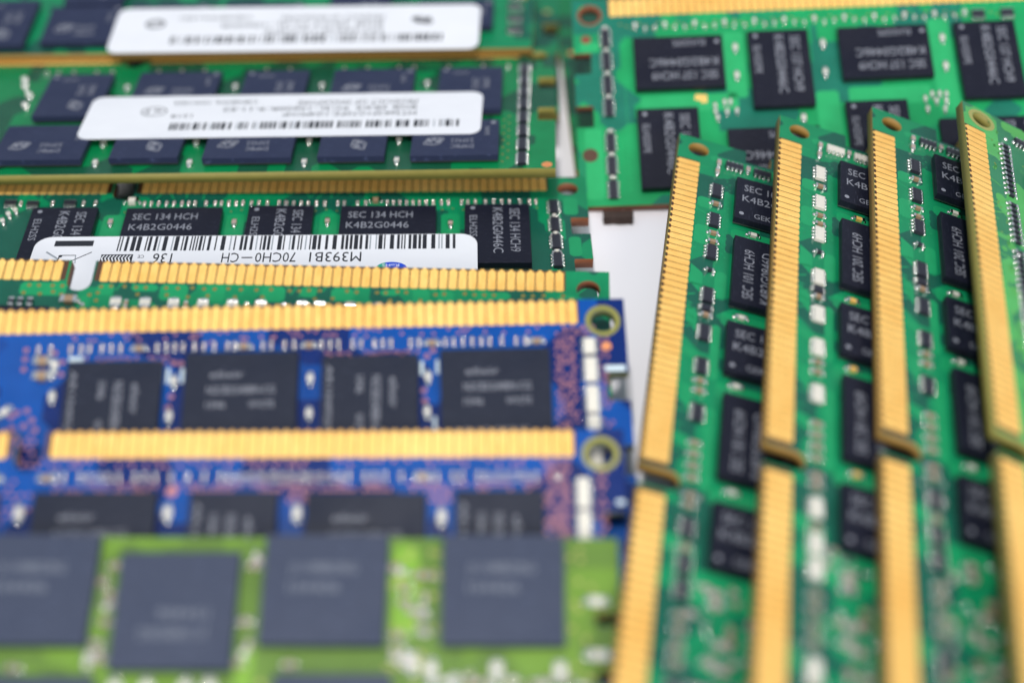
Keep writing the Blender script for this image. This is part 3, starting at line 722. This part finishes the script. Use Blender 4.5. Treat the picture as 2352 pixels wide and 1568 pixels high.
for v in (6.4, 9.6, 12.7): arr(root, 3.9, v, 'v', 'white', L=2.9, W=1.15)
bead(root, 6.2, 4.8, .35, .3); bead(root, 52.0, 4.9, .35, .35)

# --- E: lime green module in front, contacts towards the camera
def ex(bm):
    rnd = random.Random(31)
    for k in range(34): via(bm, rnd.uniform(113.6, 117.8), rnd.uniform(17, 28.8), .2, .08, 6, 0, .012 + k * 2e-5)
    for k in range(60): via(bm, rnd.uniform(100, 132), rnd.uniform(11, 17), .24, .08, 6, 0, .012 + k * 2e-5)
    for k in range(14): via(bm, rnd.uniform(129, 131), rnd.uniform(12, 29), .22, .08, 6, 0, .014 + k * 2e-5)
    pours(bm, [(113.8, 116.0, 21.0, 29.2), (100.9, 102.4, 12, 20)])
Em = root = module((-124.7988, 60.50, 3.3799, -0.015685, 0.292408, 0.022139), 'blurred lime green memory module in the foreground with large chips, overhead glare in their colour',
    'lime', 'fr4_olive', notches=((16.6, 18.15), (22.0, 23.2)), holes=HOLES, extras=ex)
for u, v, sx, sy, k in ((118.1, 19.85, 10.5, 9.95, 'dim'), (102.75, 19.85, 10.6, 9.95, 'dim'), (90.5, 17.65, 10.2, 10.4, 'dim'), (77.8, 19.8, 10.6, 9.95, 'dim'), (104.3, 7.8, 9.8, 9.5, 'dim'), (79, 7.6, 10.5, 9.4, 'dim'), (118.0, 5.2, 10.5, 9.5, 'dim'), (91, 5.0, 10.2, 9.8, 'dim')):
    add_chip(root, u, v, sx, sy, 'chip_glare', k, 180 if sx < 10.3 else 0)
for u, v in ((89.8, 27.2), (89.7, 24.6), (89.6, 22.1), (89.6, 18.8), (101.7, 27.2), (101.4, 22.1), (113.9, 27.1), (116.0, 26.4), (116.9, 26.4), (114.9, 25.2), (114.9, 24.0), (116.5, 22.8), (116.5, 21.4), (114.4, 21.0), (82.5, 18.0), (105.5, 18.4)):
    cap(root, u, v, 'u', L=1.0, W=.6, body='tan')
for u, v in ((91.2, 16.3), (93.8, 16.3), (97.0, 16.3), (99.0, 16.4), (115.7, 18.6), (117.3, 18.0), (122.8, 18.0), (128.1, 17.9)):
    put('resistor', cap_mesh(1.6, 1.0, .5, 'white_cer'), root, (u, v, 0), PI / 2)
rnd = random.Random(8)
for k in range(24): cap(root, rnd.choice((rnd.uniform(113.9, 117.2), rnd.uniform(88.6, 89.9), rnd.uniform(101.0, 102.2))), rnd.uniform(18, 28.8), rnd.choice('uv'), L=.9, W=.5, body=rnd.choice(('tan', 'white_cer', 'pink_cer')))
for k in range(30): cap(root, rnd.uniform(115, 130), rnd.uniform(15.2, 17.4), rnd.choice('uv'), L=1.0, W=.5, body=rnd.choice(('tan', 'white_cer', 'pink_cer')))
for u in (131.3,):
    cap(root, u, 24.1, 'u', L=1.8, W=.8, body='white_cer'); cap(root, u, 19.3, 'u', L=2.0, W=.9, body='white_cer')

# ================================================================ the module at the upper right
def ex(bm):
    fingers_stubs(bm, 54.7, 0)
    pours(bm, [(LEN - 3.2, LEN - .8, 6.5, 8.0), (LEN - 3.1, LEN - .9, 19.2, 29.0), (LEN - 21.3, LEN - 18.7, 5.8, 15.5), (LEN - 20, LEN - 8, 14.7, 17.2), (LEN - 32.3, LEN - 29.5, 15, 29), (LEN - 47, LEN - 44.3, 5, 19), (LEN - 43.5, LEN - 33.5, 14.6, 17.2)])
    disc(bm, LEN - 1.6, 6.1, .012, .62, 4, 18)
    for i in range(60): via(bm, LEN - 6 - i * .8, 4.0 + .7 * ((i * 7) % 3) / 2, .15, .06)
    for j in range(30): via(bm, LEN - 6.2, 6 + j * .75, .13, .05, 9, 0)
    ring(bm, LEN - 2.2, 2.45, 1.6, 1.6, .36, 0, .014, 4); disc(bm, LEN - 1.5, 22.9, .014, .95, 2, 20)
R0 = root = module((141.608, 172.684, 17.5637, 3.145588, -0.417521, 0.035921), 'light green memory module leaning up at the back, behind the fan of modules',
    'green_light', 'fr4_red', holes=HOLES, extras=ex)
for t, u, v in SEC_ROW1:   # this end carries the mirrored pattern: landscape first
    pass
R0chips = [('l', 7.4, 6.9), ('p', 21.65, 6.65), ('l', 32.8, 6.6), ('p', 47.2, 6.5), ('p', 7.35, 17.35), ('l', 18.2, 20.6), ('p', 32.7, 17.35), ('l', 43.7, 20.4), ('l', 58, 6.6)]
for t, d, v in R0chips:
    sx, sy = (7.5, 11.0) if t == 'p' else (11.1, 7.5)
    add_chip(root, LEN - d - sx, v, sx, sy, 'chip', 'sec_c', 90 if t == 'p' else 0)
for v in (6.2, 9.6, 13.1, 16.4, 21.4, 24.6, 27.9): arr(root, LEN - 4.05, v, 'v', 'dark', L=2.5, W=1.05)
for v in (4.6, 7.9, 11.35, 14.75, 19.7, 23.0, 26.2): cap(root, LEN - 4.05, v, 'u', L=.7, W=.4, body='white_cer')
for u, v in ((113.2, 8.3), (113.3, 12.4), (102.3, 8.2), (102.4, 12.4), (87.5, 8.1), (87.6, 12.2), (105.7, 18.9)): cap(root, u, v, L=1.15, W=.6, body='white_cer')
for u, v in ((115.1, 16.2), (114.4, 16.2), (114.9, 17.6), (113.7, 17.5), (116.1, 18.4), (116.3, 16.7), (116.3, 17.5), (89.8, 16.2), (88.9, 16.2), (88.1, 16.3), (89.4, 17.2), (88.2, 17.3), (90.6, 18.3), (88.5, 18.4), (90.7, 16.8)): cap(root, u, v, L=.8, W=.4, body='white_cer')
for k in range(34): 
    u = 125.5 - k * 1.25; cap(root, u, 4.75 + .12 * (k % 2), L=.55, W=.3, H=.25, body='white_cer') if k % 3 else cap(root, u, 4.4, L=.8, W=.45, body='white_cer')
arr(root, 82.6, 4.8, 'u', 'dark', L=1.6); arr(root, 79.0, 4.8, 'u', 'dark', L=1.6)
put('gold_pad', cap_mesh(1.3, 1.0, .05, 'gold'), root, (117.9, 15.3, 0)) if False else None
bm = bmesh.new(); poly(bm, [(117.2, 14.9), (118.6, 14.8), (118.7, 15.6), (118.0, 15.7), (117.9, 16.1), (117.2, 16.0)], .03, 0); put('gold_pad', finish(bm, 'gold_pad_mesh', ['gold']), root)

# ================================================================ the fan of modules on the right
def fan_extras(dense):
    def ex(bm):
        fingers_stubs(bm, 54.7, 0)
        pours(bm, [(10.9, 12.8, 2.9, 4.6), (16.0, 19.3, 2.9, 4.5), (2.6, 3.6, 3.9, 12.5), (15.2, 16.9, 7, 18), (29.4, 31.5, 6.6, 18), (40.0, 42.2, 6.6, 18), (54.0, 56.2, 6.6, 18), (64.2, 68, 5.6, 18), (23.2, 27.5, 5.6, 6.9), (31.8, 40, 5.7, 6.7), (44, 55, 5.7, 6.9)])
        for a, b_, c, d in ((23.0, 26.0, 2.9, 4.3), (29.5, 32.0, 2.9, 4.1), (36.0, 37.2, 2.9, 6), (41.0, 43.6, 2.9, 4.3), (48, 49.6, 2.9, 6), (60.6, 62.6, 2.9, 6)):
            poly(bm, [(a, c), (b_, c), (b_ + 1.6, d), (a + 1.2, d)], .010, 9)
        for j in range(26): via(bm, 6.9 + j * .55, 6.15 + .35 * (j % 2), .11, .05, 9, 0)
    return ex
def fan_module(pose, label, style, kp):
    root = module(pose, label, 'green', 'fr4_brown', holes=HOLES, extras=fan_extras(0))
    for i, (t, u, v) in enumerate(SEC_ROW1):
        sx, sy = (7.5, 11.0) if t == 'p' else (11.0, 7.5)
        add_chip(root, u, v, sx, sy, 'chip', kp, 90 if t == 'p' else 180)
    for u, v, sx, sy in ((7.3, 20.4, 11, 7.5), (20.4, 18.8, 7.5, 10.0), (31.9, 20.4, 11, 7.5), (46, 18.8, 7.5, 10.0), (57, 20.4, 11, 7.5)): add_chip(root, u, v, sx, sy, 'chip', None)
    for u in (9.5, 14.95, 20.6, 27.8, 33.7, 38.7, 45.3, 59.9, 64.1, 66.9, 77.4): arr(root, u, 4.95, 'u', style, L=2.25, W=1.1)
    for u in (11.85, 17.2, 18.7): cap(root, u, 5.0, 'v', L=1.15, W=.5, body='tan')
    for u, v in ((4.0, 4.95), (5.75, 4.85)): cap(root, u, v, 'u', L=1.1, W=.5, body='pink_cer')
    for v in (6.8, 10.15): arr(root, 4.0, v, 'v', style, L=2.1, W=1.15)
    cap(root, 3.8, 8.45, 'u', L=1.0, W=.5, body='pink_cer')
    cap(root, 23.6, 4.95, 'v', L=.9, W=.4, body='black_cer'); bead(root, 24.0, 5.4, .22, .2)
    for u, v in ((15.7, 9.5), (29.9, 8.7), (40.3, 8.6), (54.4, 8.8)): cap(root, u, v, 'v', L=1.3, W=.55, body='white_cer' if style == 'dark' else 'gold')
    arr(root, 29.9, 4.9, 'u', 'dark', L=.9, W=1.1)
    for u in (30.9, 40.8, 42.2, 49.4, 50.8, 52.3, 53.8, 56.0, 57.2, 62.2, 69.7, 71.2, 73.0, 74.6, 79.2, 81.5, 84): cap(root, u, 4.95, 'v', L=1.15, W=.55, body='tan')
    for u, v in ((66.6, 7.9), (67.8, 8.0), (70.2, 9.4), (71.4, 9.5), (71.8, 8.6), (73.8, 7.8), (74.4, 8.9), (76.8, 8.0), (77.0, 9.6), (79, 8.2), (80.5, 9.3), (69.0, 11.2), (72.6, 11.5), (75.4, 11), (78.2, 11.6), (81, 10.6), (83, 8.5)):
        cap(root, u, v, 'u' if int(u * 7) % 2 else 'v', L=1.3, W=.7, H=.5, body=('tan', 'pink_cer')[int(u * 3) % 2])
    rq = random.Random(int(pose[0]))
    for k in range(14): cap(root, rq.uniform(64, 86), rq.uniform(5.8, 12), rq.choice('uv'), L=.9, W=.45, body=rq.choice(('tan', 'pink_cer', 'black_cer')))
    for k in range(12): bead(root, rq.uniform(50, 86), rq.uniform(3.6, 6.2), .2, .22)
    for u, v in ((65.6, 9.9), (70.8, 7.4), (75.6, 9.8), (79.8, 7.2), (73.1, 10.3)): bead(root, u, v, .32, .3)
    return root
fan_module((20.1518, 149.781, 9.2732, -1.732488, -0.232784, -0.000222), 'green memory module at the left of the fan, white paper beside its gold edge', 'dark', 'sec_r')
fan_module((31.7811, 150.202, 11.3483, -1.736725, -0.277241, 0.000557), 'green memory module in the fan with a column of white resistor blocks', 'white', 'sec_s')
fan_module((42.4965, 150.583, 11.9875, -1.738134, -0.311689, 0.002049), 'green memory module in the fan with black resistors, tucked under the rightmost module', 'dark', 'sec_s')
def ex(bm):
    fingers_stubs(bm, 54.7, 0)
    rnd = random.Random(77)
    for k in range(26):
        u, v = rnd.uniform(1.5, 48), rnd.uniform(3.1, 4.2); a = rnd.uniform(.4, 1.3)
        pours(bm, [(u, u + a * 1.3, v, v + a)])
    for k in range(40): via(bm, rnd.uniform(1.2, 60), rnd.choice((3.5, 4.1, 6.6, 7.4)) + rnd.uniform(-.2, .2), .15, .08, 9, 4)
    ring(bm, 2.2, 2.45, 1.75, 1.75, .5, 0, .014, 6)
    pours(bm, [(.2, 1.9, 5.2, 20)])
root = module((52.181, 148.5289, 14.0516, -1.739566, -0.439343, 0.001812), 'yellowish green memory module at the right end of the fan, with comb-like solder joints',
    'green_yellow', 'fr4_olive', holes=HOLES, extras=ex)
u = 5.6
while u < 40:
    if not (14.9 < u < 15.9 or 23.4 < u < 24.6):
        put('resistor', cap_mesh(1.25, .5, .35, 'black_cer'), root, (u, 5.2, 0), PI / 2)
    u += .92
for u, v in ((3.9, 5.5), (3.7, 6.6), (25.1, 5.2)): bead(root, u, v, .3, .3)
arr(root, 3.6, 7.6, 'v', 'dark', L=2.0); arr(root, 3.6, 10.4, 'v', 'dark', L=2.0)
for u, v, sx, sy in ((8.0, 8.2, 7.5, 11), (18.5, 8.4, 11, 7.5), (32, 8.2, 7.5, 11), (43, 8.4, 11, 7.5), (57, 8.2, 7.5, 11)): add_chip(root, u, v, sx, sy, 'chip', 'sec_s', 90 if sx < 9 else 180)

# ================================================================ small dark block on the paper
bm = bmesh.new()
bmesh.ops.create_cube(bm, size=1)
bmesh.ops.subdivide_edges(bm, edges=bm.edges, cuts=5, use_grid_fill=True)
rnd = random.Random(2)
for v in bm.verts:
    v.co = Vector((v.co.x * 3.5 + rnd.uniform(-.1, .1), v.co.y * 1.3 + rnd.uniform(-.1, .1), (v.co.z + .5) * 1.15 + (rnd.uniform(-.1, .1) if v.co.z > -.4 else 0)))
    if v.co.z < 0: v.co.z = 0
o = bpy.data.objects.new('plastic_fragment', finish(bm, 'plastic_fragment_mesh', ['foam'])); C.objects.link(o)
o.location = (0.0129, 0.1451, 0)
o['label'] = 'small rough dark brown fragment lying on the white table against the upper right module'; o['category'] = 'fragment'
